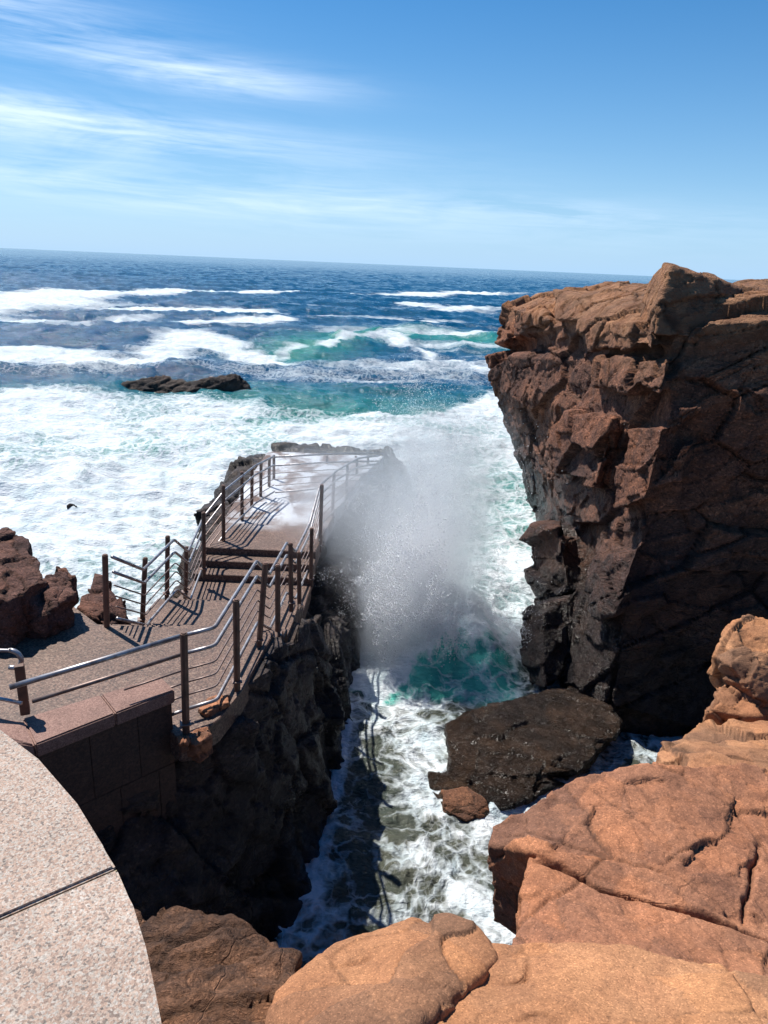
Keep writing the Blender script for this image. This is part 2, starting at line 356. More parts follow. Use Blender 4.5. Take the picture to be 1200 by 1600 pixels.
# swell coming in from the open sea, crests roughly across the view
ph = P2 @ np.array([.10, .995]); 
swell = .34*np.sin(ph*2*np.pi/31 + 2.2*fbm(P3*.012, 2, 8)) + .22*np.sin(P2 @ np.array([-.35, .93])*2*np.pi/13 + 2*fbm(P3*.03, 2, 9))
chop = .34*fbm(P3*np.array([.22, .42, 1]), 4, 12, ridge=True, gain=.5)
fade = 1 - sm(300, 1500, rad)
inner = sm(11.5, 21, P2[:, 1])           # calmer, shallow water inside the chasm
Z = (swell + chop)*fade*(.12 + .88*inner)
small = .07*fbm(P3*2.2, 4, 20, gain=.6)*(1 - sm(40, 120, rad)); Z += small*(.6 + .6*(1-inner))
# foam bands (world positions)
B = []
def addb(pts, wid, k=1.0): B.append((W2(pts), wid, k))
FO = np.zeros(n_)
for pts, wid, k in [
    ([(-150,478),(0,473),(90,464),(160,458),(290,457),(470,458),(560,461)], [30,24,20,14,7,5,4], 1.05),
    ([(560,461),(650,462),(760,459),(900,462)], [6,12,14,8], .9),
    ([(250,486),(320,484),(380,487)], [11,13,8], .9),
    ([(-40,500),(60,505),(160,500),(220,497)], [9,9,7,5], .8),
    ([(330,508),(400,506),(465,504)], [5,7,5], .95),
    ([(640,478),(700,484),(760,482),(860,486)], [8,12,12,10], .85),
    ([(-100,556),(0,560),(60,567),(130,574),(200,565)], [8,9,9.5,7,4], 1.15),
    ([(210,568),(270,545),(310,530),(350,545),(400,572)], [3.5,6,6.5,4.5,2.5], .95),
    ([(360,548),(420,560),(470,545)], [2,2.4,2], .75),
    ([(520,545),(600,532),(640,528),(660,545)], [2,2,2.2,2.5], .95),
    ([(640,528),(700,560),(760,580)], [1.5,2,2.5], .75),
]:
    FO = np.maximum(FO, k*seg_field(Pw, W2(pts), wid))
A_ = W2([(0,612)])[0]
edge = np.interp(P2[:, 0], [-48,-28,-17.6,-9.6,-5,0,5,11], [46,44,42.5,41.5,41,43,47,54]) + 3.0*fbm(P3*.12, 3, 31)
near_f = 1 - sm(-6, 3.5, P2[:, 1] - edge)
FO = np.maximum(FO, near_f*(.90 + .28*fbm(P3*.16, 3, 33)))
# open patches of aqua water inside the foam field, near the right
FO -= .55*seg_field(Pw, W2([(520,610),(600,600),(700,625)]), [3,4,3])
FO -= .30*seg_field(Pw, W2([(470,672),(560,680)]), [2,2]) + .25*seg_field(Pw, W2([(690,700),(770,760)]), [2,2])
# scattered light streaks in the break zone and faint flecks far out
zone = np.exp(-((rad-92)/60)**2)
FO = np.maximum(FO, (.34 + .46*fbm(P3*np.array([.035, .13, 1]), 4, 44))*zone*(.35+.65*sm(-60,10,P2[:,0])))
FO = np.maximum(FO, (.42 + .55*fbm(P3*np.array([.02, .10, 1]) + warp2[:, :1]*.15, 4, 46, gain=.55))*np.exp(-((rad-125)/38)**2)*sm(-45, 0, P2[:, 0]))
# chasm: lace
ch = (1 - inner)
FO = FO*inner + ch*(.55 + .22*fbm(P3*1.1, 3, 51))
splash_c = np.array(atz(640, 1085, WL)[:2])
FO = np.maximum(FO, 1.0*np.exp(-(np.linalg.norm(P2 - splash_c, axis=1)/1.1)**2))
FO = np.maximum(FO, .9*seg_field(P2, W2([(545,1110),(530,1200),(500,1330),(430,1440)]), [.22,.22,.35,.5])*ch)
FO = np.maximum(FO, .85*seg_field(P2, W2([(720,1400),(770,1430),(800,1470)]), [.5,.5,.5]))
FO = np.maximum(FO, .95*seg_field(P2, W2([(740,1290),(830,1250),(900,1225)]), [.12,.18,.2]))
FO = np.clip(FO, 0, 1.2)
Z += .16*np.clip(FO - .35, 0, 1)*(fbm(P3*1.1, 4, 70, gain=.6) + .6)*inner*(1 - sm(150, 400, rad))
# the green wave standing up in the break zone
wl = W2([(560,534),(620,524),(680,518),(740,522),(800,535)])
wv = seg_field(Pw, wl, [2.2,3,3.4,3.2,2.5]); Z += .95*wv
wl2 = W2([(-120,585),(100,590),(230,583),(330,560),(400,560)]); Z += .35*seg_field(Pw, wl2, [3,3,3,3,2])
AQ = np.clip(.95*seg_field(Pw, W2([(440,560),(560,530),(680,525),(800,540)]), [5,7,8,9]) + .75*(1 - sm(36, 53, P2[:, 1]))*sm(-30, -4, P2[:,0]) + .35*(1 - sm(24, 48, P2[:,1])), 0, 1)*inner
# surge: the swell driven up between the bank and the cliff, green in front, white along the left and top
sx, sy = P2[:, 0], P2[:, 1]; nearc = (sy > 10) & (sy < 19) & (sx > -2) & (sx < 5.5)
q = P3[nearc]; X1, Y1 = sx[nearc], sy[nearc]; cyl = Y1 + .35*fbm(q*.8, 3, 101) + .25*(X1 - 1.6)
up_ = sm(12.15, 14.8, cyl)**.8*(1 - sm(15.2, 18.0, cyl))*sm(-1.1, .5, X1)*(1 - sm(2.0, 3.2, X1))
lump = .30*fbm(q*1.1, 3, 105, ridge=True) + .12*fbm(q*3.6, 4, 107, gain=.6, ridge=True)
heap = (1 - sm(.6, 2.4, X1 - .12*(cyl - 13)))*sm(12.3, 15.0, cyl)*(1 - sm(15.3, 16.8, cyl))*sm(-.9, .1, X1)
lump2 = fbm(q*1.6, 4, 121, gain=.6, ridge=True)
Z[nearc] += (.52*up_ + .24*up_*lump + .45*heap + heap*(.17*lump2 + .07*fbm(q*5.5, 3, 131, gain=.6, ridge=True)))/.8
wfo = sm(-.35, .45, (1.2 - X1) + .7*(cyl - 13.9) + .55*fbm(q*1.3, 4, 111))
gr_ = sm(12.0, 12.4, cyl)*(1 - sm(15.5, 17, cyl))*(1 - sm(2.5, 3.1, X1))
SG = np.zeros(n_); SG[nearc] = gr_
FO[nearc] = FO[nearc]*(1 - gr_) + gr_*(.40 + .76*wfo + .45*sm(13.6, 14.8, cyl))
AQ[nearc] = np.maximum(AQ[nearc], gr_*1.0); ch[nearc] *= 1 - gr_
V = np.column_stack([P2, Z*.8 + WL]); V[rad > 3000, 2] = WL
# earth's curve would hide the rim; keep the sheet level out to the horizon
idx = np.arange(n_).reshape(NR, NA)
Fq = np.stack([idx[:-1, :-1].ravel(), idx[:-1, 1:].ravel(), idx[1:, 1:].ravel(), idx[1:, :-1].ravel()], 1)
me = mesh_np('sea', V, Fq[:, ::-1])
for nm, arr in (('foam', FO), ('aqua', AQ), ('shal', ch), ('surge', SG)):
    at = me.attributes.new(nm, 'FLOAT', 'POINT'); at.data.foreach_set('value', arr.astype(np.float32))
m, k, p, g, out = mat('sea_water'); pos = g.outputs['Position']
def attr(nm): return k.new('ShaderNodeAttribute', attribute_name=nm).outputs['Fac']
fo, aq, shl = attr('foam'), attr('aqua'), attr('shal')
cdn = k.new('ShaderNodeVectorMath', operation='LENGTH'); k.l.new(pos, cdn.inputs[0]); dist = cdn.outputs['Value']
st1 = k.mapping(pos, sc=(1, 1.6, 1)); 
wn = k.new('ShaderNodeTexNoise', inp={'Scale': .8, 'Detail': 4}); k.l.new(pos, wn.inputs['Vector'])
ms = k.new('ShaderNodeVectorMath', operation='SCALE'); k.l.new(wn.outputs['Color'], ms.inputs[0]); ms.inputs[3].default_value = 1.6
wp = k.new('ShaderNodeVectorMath', operation='ADD'); k.l.new(pos, wp.inputs[0]); k.l.new(ms.outputs[0], wp.inputs[1]); wp = wp.outputs[0]
big = k.noise(k.mapping(pos, sc=(.5, 1, 1)), .18, 8, .66, .4)
med = k.noise(wp, .9, 7, .68, .5)
lace1 = k.vor(wp, 2.2, 'DISTANCE_TO_EDGE'); lace2 = k.vor(wp, 7.0, 'DISTANCE_TO_EDGE')
lace = k.math('ADD', k.math('MULTIPLY', k.ramp(lace1, [(0.0, 1.0), (.22, 0.0)]), .75), k.math('MULTIPLY', k.ramp(lace2, [(0.0, 1.0), (.25, 0.0)]), .35))
far = k.ramp(k.math('MULTIPLY', dist, .01), [(.25, 0.0), (.9, 1.0)])
tex_near = k.math('ADD', k.math('MULTIPLY', lace, .42), k.math('MULTIPLY', med, .75))
tex_far = k.math('ADD', k.math('MULTIPLY_ADD', big, 1.5, -.42), k.math('MULTIPLY', med, .40))
mx = k.new('ShaderNodeMix'); k.l.new(far, mx.inputs[0]); k.l.new(tex_near, mx.inputs[2]); k.l.new(tex_far, mx.inputs[3]); tex = mx.outputs[0]
fm = k.math('ADD', k.math('MULTIPLY', fo, 1.15), k.math('SUBTRACT', tex, 1.02))
foam = k.ramp(fm, [(.0, 0.0), (.16, .32), (.46, 1.0)])
foam = k.math('MULTIPLY', foam, k.ramp(fo, [(.08, 0.0), (.3, 1.0)]))
deep = k.mix(aq, (.003, .062, .135), (.03, .21, .18))
deep = k.mix(shl, deep, k.mix(k.ramp(med, [(.35, 0.0), (.65, 1.0)]), (.040, .052, .043), (.085, .085, .062)))
fcol = k.mix(k.ramp(k.noise(wp, 1.7, 7, .68), [(.3, 0.0), (.62, 1.0)]), (.47, .57, .60), (.66, .69, .71))
deep = k.mix(attr('surge'), deep, k.mix(k.ramp(med, [(.35, 0.0), (.62, 1.0)]), (.02, .22, .19), (.08, .44, .36)))  # surge water painted brighter turquoise, standing in for backlit glow
col = k.mix(foam, deep, fcol); k.l.new(col, p.inputs['Base Color'])
p.inputs['IOR'].default_value = 1.33; p.inputs['Specular IOR Level'].default_value = .32
rg = k.new('ShaderNodeMapRange', inp={'From Min': 0, 'From Max': 1, 'To Min': .12, 'To Max': .85}); k.l.new(foam, rg.inputs[0]); k.l.new(rg.outputs[0], p.inputs['Roughness'])
hh = k.math('ADD', k.math('MULTIPLY', k.noise(k.mapping(pos, sc=(.6, 1, 1)), 1.2, 8, .68), 1.0), k.math('MULTIPLY', k.math('MULTIPLY', foam, k.noise(wp, 5, 6, .7)), .35))
hf = k.math('MULTIPLY', k.noise(k.mapping(pos, sc=(.45, 1, 1)), .12, 8, .7), 6.0)
hh = k.math('ADD', hh, hf)
b = k.new('ShaderNodeBump', inp={'Strength': .6, 'Distance': .30}); k.l.new(hh, b.inputs['Height']); k.l.new(b.outputs[0], p.inputs['Normal'])
M_SEA = m
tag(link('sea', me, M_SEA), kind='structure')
bm = bmesh.new(); box(bm, (0, 4500, -4), (19000, 9400, .5)); tag(bmobj('seabed', bm, M_WET), kind='structure')

# ------------------------------------------------------------------ headland cliff on the right
KC = .8
def cy(px, py, Y): return aty(px, py, Y*KC)
def pr(*t): return [cy(*q) for q in t]
rings_px = [
 # seaward end, mid, front corner
 [(838,458,31),(920,449,26),(1010,452,22)],
 [(790,480,30.5),(905,478,23),(1045,478,17)],
 [(775,535,30.5),(905,502,21.5),(1050,506,15.9)],
 [(800,549,30.5),(905,548,21.5),(1046,556,16.0)],
 [(759,557,30),(900,562,21.3),(1050,580,15.8)],
 [(768,605,30),(890,640,21),(1040,650,15.5)],
 [(797,690,29.5),(890,740,20.8),(1012,760,15.3)],
 [(830,795,28),(900,840,20.2),(990,860,15.1)],
 [(850,870,23),(895,930,18.4),(985,930,14.9)],
 [(850,955,19.8),(885,1020,16.9),(958,1040,14.7)],
 [(862,1060,17.6),(880,1095,15.8),(948,1128,14.5)]]
bm = bmesh.new(); rings = []
for i, r in enumerate(rings_px):
    S_, M_, C_ = [Vector(cy(*q)) for q in r]; z_ = C_.z
    rings.append([S_, M_, C_, (7.2, 12.1 - .03*i, z_), (10, 9.4, z_+.2), (13.6, 6.8, z_+.3), (27, 7, z_+.2), (27, 36, S_.z), (11, 35, S_.z), (6.6, 29, S_.z)])
last = [Vector(v) for v in rings[-1]]; rings.append([(v.x, v.y, -1.0) for v in last])
loft(bm, rings[::-1])
def blk(pts, back, kk=KC): 
    P = [Vector(aty(q[0], q[1], q[2]*kk)) for q in pts]; hull(bm, P + [q + Vector(back)*kk for q in P])
# ledges and slabs standing proud of the face
blk([(868,455,24),(985,455,20.5),(1000,495,17.5),(870,500,22.3)], (1.5, 2.0, -.3))
blk([(795,480,28),(835,462,27.4),(860,500,23.5),(800,528,28)], (1, 1.5, -.4))
blk([(905,500,20.3),(1022,502,15.9),(1018,548,15.6),(905,546,20.2)], (.7, .9, 0))
blk([(930,560,18.6),(1046,556,15.2),(1030,618,15.0),(930,600,18.6)], (.7, .9, 0))
blk([(760,558,29.5),(800,550,28.5),(800,640,28.2),(770,605,29.2)], (1.2, 1.4, 0))
blk([(870,650,20.9),(955,655,17.3),(930,760,17.3),(860,740,20.9)], (1.4, .8, 0))
blk([(965,660,16.6),(1037,665,15.0),(1003,790,14.8),(950,800,16.2)], (1.2, .8, 0))
blk([(1055,632,15.0),(1098,630,14.8),(1100,640,14.7),(1060,668,14.8)], (.4, .9, -.3))
blk([(1060,690,14.9),(1085,690,14.8),(1070,760,14.7),(1020,770,14.9)], (.6, .8, 0))
blk([(820,850,20),(835,825,20),(875,835,19),(890,920,17.8),(845,940,18.8),(822,900,19.6)], (1.5, 1.5, -.3))
blk([(940,860,15.8),(1000,850,14.8),(960,960,14.6),(925,970,15.6)], (1.0, 1, 0))
blk([(812,958,17.6),(850,955,17),(850,1075,15.6),(822,1080,16.2)], (1.0, 1, 0))
# the big square block perched on the rim
hull(bm, pr((1150,448,22),(1230,440,22),(1150,470,18),(1240,480,18),(1200,520,18),(1160,520,20)))
me = remesh(bm, .035)
rockify(me, [((2.6, 2.0, 1.05), .14, .13, .16, .018), ((1.0, .75, .40), .045, .055, .06, .025), ((.33, .26, .16), .012, .020, .010, .05)],
        detail=((1.0, .025, 3), (8.0, .007, 4)), seed=3, smooth=1, soft=60, warp=.05, orient=(.2, .38, .5))
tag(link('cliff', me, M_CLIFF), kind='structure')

PERCHED = pr((1050,416,16.4),(1120,440,16.6),(1190,473,16.9),(1165,525,16.2),(1022,525,15.9),(1022,505,16.0),(1040,414,17.6),(1013,440,18.4),(990,500,18.6),(1118,439,17.8),(1190,471,18.2),(1170,520,17.6))
# ------------------------------------------------------------------ rock bank carrying the walkway
SEC = [ # Y, xL, xR top, z top, xR halfway, xR at the water
 (-4, -14, -3.5, 6.0, -3.4, -3.3), (3.0, -12, -4.5, 5.2, -4.3, -4.0), (5.2, -11, -3.5, 4.2, -3.2, -2.9), (6.1, -10.5, -2.75, 4.4, -2.2, -1.6), (7.1, -10, -1.95, 4.75, -1.5, -1.05), (7.8, -9.5, -1.66, 4.85, -1.15, -.75),
 (9.2, -6.5, -1.45, 4.85, -.85, -.55), (9.9, -4.3, -1.45, 4.35, -.9, -.65), (11.4, -4.0, -1.4, 4.2, -.8, -.6), (12.2, -4.05, -1.35, 3.85, -.75, -.55), (13.4, -4.1, -1.3, 3.85, -.7, -.45),
 (14.6, -4.2, -1.2, 4.2, -.6, -.1), (17, -4.4, -1.15, 4.1, -.5, .1), (20, -4.6, -.65, 3.95, -.3, .3), (22.7, -5.0, .0, 3.9, .3, .7), (26, -5.2, .4, 3.15, .6, 1.0), (28, -4.6, -.6, 2.6, 0, .4)]
bm = bmesh.new()
loft(bm, [[(xl-.1, Y, -.5), (xl-.1, Y, 2.4), (xl, Y, zt-.4), (xl+.25, Y, zt), (xr-.25, Y, zt), (xr, Y, zt-.35), (x2, Y, 3.2), (x0, Y, 2), (x0+.4, Y, -.5)] for Y, xl, xr, zt, x2, x0 in SEC])
def hp(*t): hull(bm, pr(*t))
blk([(505,870,15.0),(560,870,15.6),(608,940,16.2),(560,1015,14.0),(515,1040,13.0)], (-1.2, 1.2, 0), 1)
blk([(385,1020,8.1),(440,1000,9.2),(500,960,11),(520,1080,11),(430,1160,8.6),(380,1130,8)], (-1.3, .2, -.2), 1)
blk([(440,1150,8.6),(520,1090,10.6),(530,1180,10.6),(470,1260,8.6)], (-1.3, 0, -.2), 1)
blk([(300,1150,7.2),(400,1120,7.7),(400,1250,7.6),(300,1260,7.0)], (-1.2, .6, -.6), 1)
blk([(430,700,27),(520,697,27.5),(610,700,27),(636,735,25),(600,745,23.5),(440,735,25)], (0, 1.2, -1.0), 1)
blk([(545,745,21),(620,735,23),(640,755,22),(590,790,19)], (-.3, 1.5, -1.2), 1)
blk([(302,800,16.5),(330,765,17.5),(385,745,19.0),(395,800,18.0),(310,825,16.6)], (1.0, 1.0, -1.5), 1)
me = remesh(bm, .055)
rockify(me, [((1.5, 1.2, 2.2), .10, .20, .12, .05), ((.6, .45, .75), .04, .10, .04, .06), ((.25, .18, .25), .012, .035, .012, .08)], detail=((1.4, .04, 3), (6.0, .012, 4)), seed=9, smooth=1, soft=40, orient=(-.5, .5, .2))
# keep the rock under the paving
Vb, _ = vn(me)
def path_z(Y): return np.interp(Y, [5, 9.25, 9.3, 10.3, 11.5, 11.55, 12.1, 13.2, 13.9, 20, 22], [5.05, 5.05, 4.9, 4.4, 4.4, 4.3, 4.0, 4.0, 4.4, 4.2, 4.15])
inpath = (Vb[:, 1] > 5.6) & (Vb[:, 1] < 22.7) & (Vb[:, 0] < np.interp(Vb[:, 1], [17, 20, 22.7], [-1.2, -.8, -.2])) & (Vb[:, 0] > -9)
Vb[inpath, 2] = np.minimum(Vb[inpath, 2], path_z(Vb[inpath, 1]) - .07)
me.vertices.foreach_set('co', Vb.astype(np.float32).ravel()); me.update()
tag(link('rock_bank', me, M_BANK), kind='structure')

# near shore below the terrace and the right shore, closing the head of the chasm
bm = bmesh.new()
loft(bm, [[(-5.6, -6, z), (-5.4, 2.2 + a, z), (-1.6, 2.9 + a, z), (1.2, 2.7 + a, z), (2.2, 4.1 + a, z), (3.3, 5.4 + a, z), (4.6, 7.4 + a, z - (.0 if z < 4 else 1.0)), (7.5, 9.0, z - (.0 if z < 4 else .8)), (13, 8, z), (20, 8, z), (20, -6, z)]
          for z, a in ((-.5, .6), (2, .4), (3.2, .2), (4.6, .0), (5.2, -.3))])
me = remesh(bm, .08)
rockify(me, [((1.8, 1.4, 1.6), .14, .2, .12, .07), ((.6, .5, .5), .05, .09, .05, .08)], detail=((1.4, .05, 3), (5.0, .03, 3)), seed=15, smooth=3)
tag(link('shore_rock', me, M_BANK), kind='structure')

# ------------------------------------------------------------------ boulders
def boulder(name, hulls, vox, layers, detail, mat_, label, cat, seed, smooth=3, group=None, orient=(.2,.3,.4), cracks=(), soft=25):
    global bm
    bm = bmesh.new()
    for h in hulls: hull(bm, h)
    me = remesh(bm, vox); rockify(me, layers, detail, seed, smooth, orient=orient, cracks=cracks, soft=soft)
    o = link(name, me, mat_); tag(o, label, cat, group)
    return o
def top(pts, dz, dxy=(0, 0)):      # polygon (px,py,Y) dropped by dz to make a slab
    P = [Vector(aty(*q)) for q in pts]; return P + [v + Vector((dxy[0], dxy[1], -dz)) for v in P]
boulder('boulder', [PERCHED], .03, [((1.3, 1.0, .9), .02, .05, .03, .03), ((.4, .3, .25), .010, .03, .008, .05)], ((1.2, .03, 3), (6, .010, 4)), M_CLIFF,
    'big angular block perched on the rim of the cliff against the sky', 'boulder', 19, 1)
# large slab filling the right foreground, split by a diagonal crack
boulder('boulder', [
    top([(838,1242,5.1),(900,1212,5.35),(1010,1190,5.55),(1260,1195,5.9),(1300,1460,4.1),(1090,1425,4.0),(930,1385,4.15),(832,1332,4.4),(765,1322,4.75),(772,1290,4.9)], .9, (.1, .1)),
    top([(832,1345,4.35),(930,1395,4.1),(1090,1432,3.95),(1300,1475,4.0),(1300,1560,3.3),(1000,1545,3.15),(800,1480,3.55)], 1.4, (.1, .1)),
    ], .018, [((1.6, 1.1, .7), .012, .04, .03, .012), ((.5, .35, .2), .008, .03, .008, .03), ((.16, .12, .1), .003, .009, .003, .05)], ((1.3, .035, 4), (9.0, .005, 4)), M_BOLD,
    'broad flat topped pink boulder with a long diagonal crack and dark notch, beside the chasm', 'boulder', 22, 2,
    cracks=[([(1125,1188,5.4),(1160,1250,5.1),(1195,1310,4.8),(1250,1390,4.4)], .011, .06), ([(1192,1295,4.85),(1172,1380,4.4),(1155,1470,3.95)], .012, .08),
            ([(775,1298,4.8),(840,1322,4.6),(905,1340,4.5),(985,1370,4.35),(1060,1390,4.25)], .010, .035), ([(860,1240,5.1),(900,1262,4.95),(960,1250,5.0),(1040,1268,4.9)], .009, .02),
            ([(836,1350,4.32),(880,1362,4.25),(935,1398,4.1),(1010,1418,4.02),(1090,1436,3.95),(1220,1470,3.8)], .022, .16), ([(900,1215,5.3),(985,1290,4.85),(1040,1340,4.6)], .007, .02)])
boulder('boulder', [
    top([(412,1640,2.0),(432,1550,2.25),(525,1478,2.5),(640,1424,2.72),(700,1430,2.72),(752,1466,2.6),(775,1500,2.45),(640,1610,1.95),(560,1700,1.7)], .8, (0, .1)),
    ], .013, [((1.7, 1.3, .8), .008, .05, .02, .006), ((.45, .33, .3), .003, .012, .002, .012)], ((1.8, .025, 4), (12.0, .004, 4)), M_FORE,
    'rounded sunlit orange boulder at the bottom edge, left of the dark crack', 'boulder', 31, 7,
    cracks=[([(570,1480,2.45),(575,1505,2.38),(520,1520,2.33)], .010, .035)])
boulder('boulder', [
    top([(655,1620,1.95),(742,1500,2.45),(758,1478,2.56),(830,1490,2.5),(900,1492,2.5),(1000,1476,2.55),(1100,1500,2.48),(1260,1540,2.35),(1300,1700,1.8),(700,1700,1.75)], .8, (0, .1)),
    ], .013, [((1.9, 1.2, .8), .010, .06, .02, .006), ((.45, .33, .3), .003, .012, .002, .012)], ((1.8, .03, 4), (12.0, .004, 4)), M_FORE,
    'pale orange flat boulder at the bottom right edge, nearest the camera', 'boulder', 33, 6,
    cracks=[([(830,1495,2.45),(820,1525,2.3),(780,1530,2.28)], .012, .05), ([(790,1585,2.05),(850,1580,2.08),(880,1590,2.04)], .010, .03)])
boulder('boulder', [
    top([(195,1412,3.1),(280,1440,3.1),(360,1452,3.05),(420,1465,2.95),(472,1490,2.8),(440,1560,2.5),(400,1680,2.1),(230,1680,2.1)], 1.0, (.0, .15)),
    ], .018, [((.9, .35, .4), .03, .06, .03, .06), ((.25, .1, .12), .012, .03, .01, .1)], ((3, .03, 4), (12.0, .012, 4)), M_BROWN,
    'rough brown boulder between the speckled wall top and the orange boulder', 'boulder', 35, 3, orient=(.1, .2, -.3))
boulder('boulder', [
    top([(1022,1172,6.9),(1060,1150,7.3),(1098,1130,7.6),(1200,1118,8.0),(1290,1120,8.0),(1290,1215,6.3),(1120,1215,6.2),(1040,1200,6.5)], 1.1, (.1, .1)),
    ], .024, [((1.0, .7, .5), .03, .08, .04, .03), ((.4, .3, .2), .010, .025, .01, .05)], ((1.8, .03, 3), (7.0, .01, 4)), M_FORE,
    'sunlit sloping boulder directly behind the broad pink boulder', 'boulder', 37, 3)
boulder('boulder', [
    top([(1112,1025,9.0),(1145,968,9.3),(1170,961,9.4),(1300,975,9.2),(1300,1100,8.6),(1180,1090,8.4),(1140,1040,8.6)], .5, (.1, .2)),
    ], .024, [((.9, .7, .7), .03, .08, .03, .03), ((.3, .25, .2), .010, .022, .01, .05)], ((1.8, .04, 3), (7.0, .012, 4)), M_FORE,
    'upper boulder with an overhanging nose at the right edge, against the black cliff', 'boulder', 39, 3)
boulder('boulder', [
    top([(1100,1112,8.2),(1118,1060,8.8),(1150,1048,8.9),(1185,1060,8.8),(1190,1120,8.2)], .8, (.1, .1)),
    top([(1160,1100,8.6),(1200,1080,8.6),(1280,1090,8.6),(1280,1150,8.2),(1180,1140,8.2)], .8, (.1, .1)),
    ], .03, [((.4, .3, .3), .05, .08, .05, .06)], ((2.5, .04, 3), (8.0, .012, 4)), M_FORE,
    'small broken boulder wedged under the overhanging one at the right edge', 'boulder', 41, 3)
# low wet shelf in the water
boulder('rock_shelf', [
    [Vector(atz(*q)) for q in ((695,1128,2.35),(780,1100,2.5),(870,1075,2.6),(950,1100,2.6),(975,1130,2.5),(905,1205,2.35),(800,1212,2.3),(705,1190,2.25))] + [Vector(atz(*q)) for q in ((680,1135,1.0),(960,1080,1.0),(985,1150,1.0),(890,1232,1.0),(695,1215,1.0))],
    [Vector(atz(*q)) for q in ((705,1185,2.28),(850,1212,2.28),(885,1225,2.12),(785,1264,2.10),(700,1215,2.12))] + [Vector(atz(*q)) for q in ((690,1185,1.0),(890,1235,1.0),(780,1285,1.0),(695,1250,1.0))],
    [Vector(atz(*q)) for q in ((668,1205,2.02),(720,1215,2.16),(762,1250,2.14),(764,1278,2.02),(700,1272,2.03),(670,1235,2.0))] + [Vector(atz(*q)) for q in ((665,1190,1.0),(770,1285,1.0),(690,1290,1.0))],
    ], .026, [((1.1, .8, .6), .025, .05, .05, .03), ((.4, .28, .2), .012, .03, .014, .05)], ((2, .025, 3), (7, .012, 4)), M_WET,
    'low flat wet brown rock shelf awash at the foot of the cliff', 'rock', 43, 1)
M_RED = rock_mat('wet_red_rock', (.12, .05, .028), (.18, .08, .042), (.05, .028, .02), grain=60, bump=.6)
boulder('rock', [[Vector(atz(*q)) for q in ((690,1236,2.12),(725,1228,2.2),(760,1250,2.18),(768,1272,2.06),(730,1284,2.04),(696,1266,2.05))] + [Vector(atz(*q)) for q in ((680,1230,1.2),(775,1250,1.2),(772,1290,1.2),(690,1285,1.2))]], .022,
    [((.5, .35, .3), .015, .03, .02, .04)], ((3, .02, 3),), M_RED, 'small reddish wet rock at the near edge of the dark shelf', 'rock', 44, 1)
# submerged, awash rock patch under the splash
# rocks on the left of the landing
boulder('boulder', [
    top([(-60,835,10.2),(10,826,10.4),(45,842,10.3),(55,865,9.8),(-60,870,9.6)], 1.6, (0, -.2)),
    top([(-80,865,9.7),(5,845,10),(62,862,9.9),(70,900,9.3),(20,935,8.6),(-80,930,8.5)], 1.9, (-.1, -.3)),
    ], .026, [((.9, .7, .6), .03, .07, .04, .03), ((.35, .3, .25), .010, .025, .010, .05)], ((1.8, .04, 3), (6, .015, 4)), M_LEFT,
    'tallest square boulder left of the landing, at the left edge above the surf', 'boulder', 45, 2)
boulder('boulder', [
    top([(35,935,8.9),(70,895,9.6),(108,888,9.8),(118,925,9.3),(70,960,8.8)], 1.5, (0, -.25)),
    top([(85,880,10.4),(105,882,10.4),(118,900,10.2),(90,905,10.0)], 1.0, (0, -.1)),
    ], .026, [((.5, .4, .4), .03, .05, .03, .04), ((.2, .2, .2), .008, .02, .008, .06)], ((2.5, .04, 3), (8, .015, 4)), M_LEFT,
    'jagged low boulder with small broken tops, right of the tallest boulder', 'boulder', 47, 2)
boulder('boulder', [
    top([(118,945,9.7),(150,897,10.7),(170,905,10.7),(188,935,10.4),(205,968,9.9),(165,975,9.4)], .8, (-.1, -.1)),
    ], .03, [((.5, .4, .4), .04, .07, .04, .06)], ((2.5, .03, 3), (8, .012, 4)), M_LEFT,
    'dark pointed boulder behind the tall end post of the walkway fence', 'boulder', 49, 2)
# offshore
c = atz(290, 622, WL)
def off(dx, dy, z): return Vector((c[0]+dx*.86, c[1]+dy*.86, WL+.1+z*(1.05 if z > 0 else 1)))
boulder('rock_islet', [
    [off(-5.6,0,.1), off(-4.0,.5,.75), off(-2.2,.8,1.0), off(-.3,.4,.85), off(1.2,.4,.8), off(1.2,-.6,.3), off(-5,-1,-1), off(.5,-1.5,-1), off(.5,2,-1), off(-5.5,1.5,-1)],
    [off(-.8,0,.6), off(.8,.4,1.0), off(2.9,.6,1.15), off(3.4,.3,1.35), off(4.2,.3,1.0), off(4.6,-.4,.2), off(-1,-1.2,-1), off(5,-1.2,-1), off(5,1.6,-1), off(-1,2,-1)],
    [off(3.6,-1.2,.1), off(5.4,-1.0,.3), off(6.8,-1.3,.1), off(3.5,-2,-.8), off(7,-2,-.8), off(6.5,.2,-.8)],
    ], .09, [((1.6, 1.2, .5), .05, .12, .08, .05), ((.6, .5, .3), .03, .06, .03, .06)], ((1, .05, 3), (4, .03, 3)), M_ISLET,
    'long low dark rock ledge out in the surf, waves breaking over it', 'rock', 51, 1)
c = atz(113, 794, WL)
boulder('rock', [[off(-.2,0,.0), off(-.08,.05,.04), off(.1,.05,.03), off(.2,0,.0), off(-.2,-.2,-.4), off(.2,-.2,-.4), off(.2,.3,-.4), off(-.2,.3,-.4)]], .04,
    [((.4, .3, .3), .02, .05, .02, .08)], ((3, .03, 3),), M_ISLET, 'tiny rock just breaking the surface of the white foam', 'rock', 53, 1)

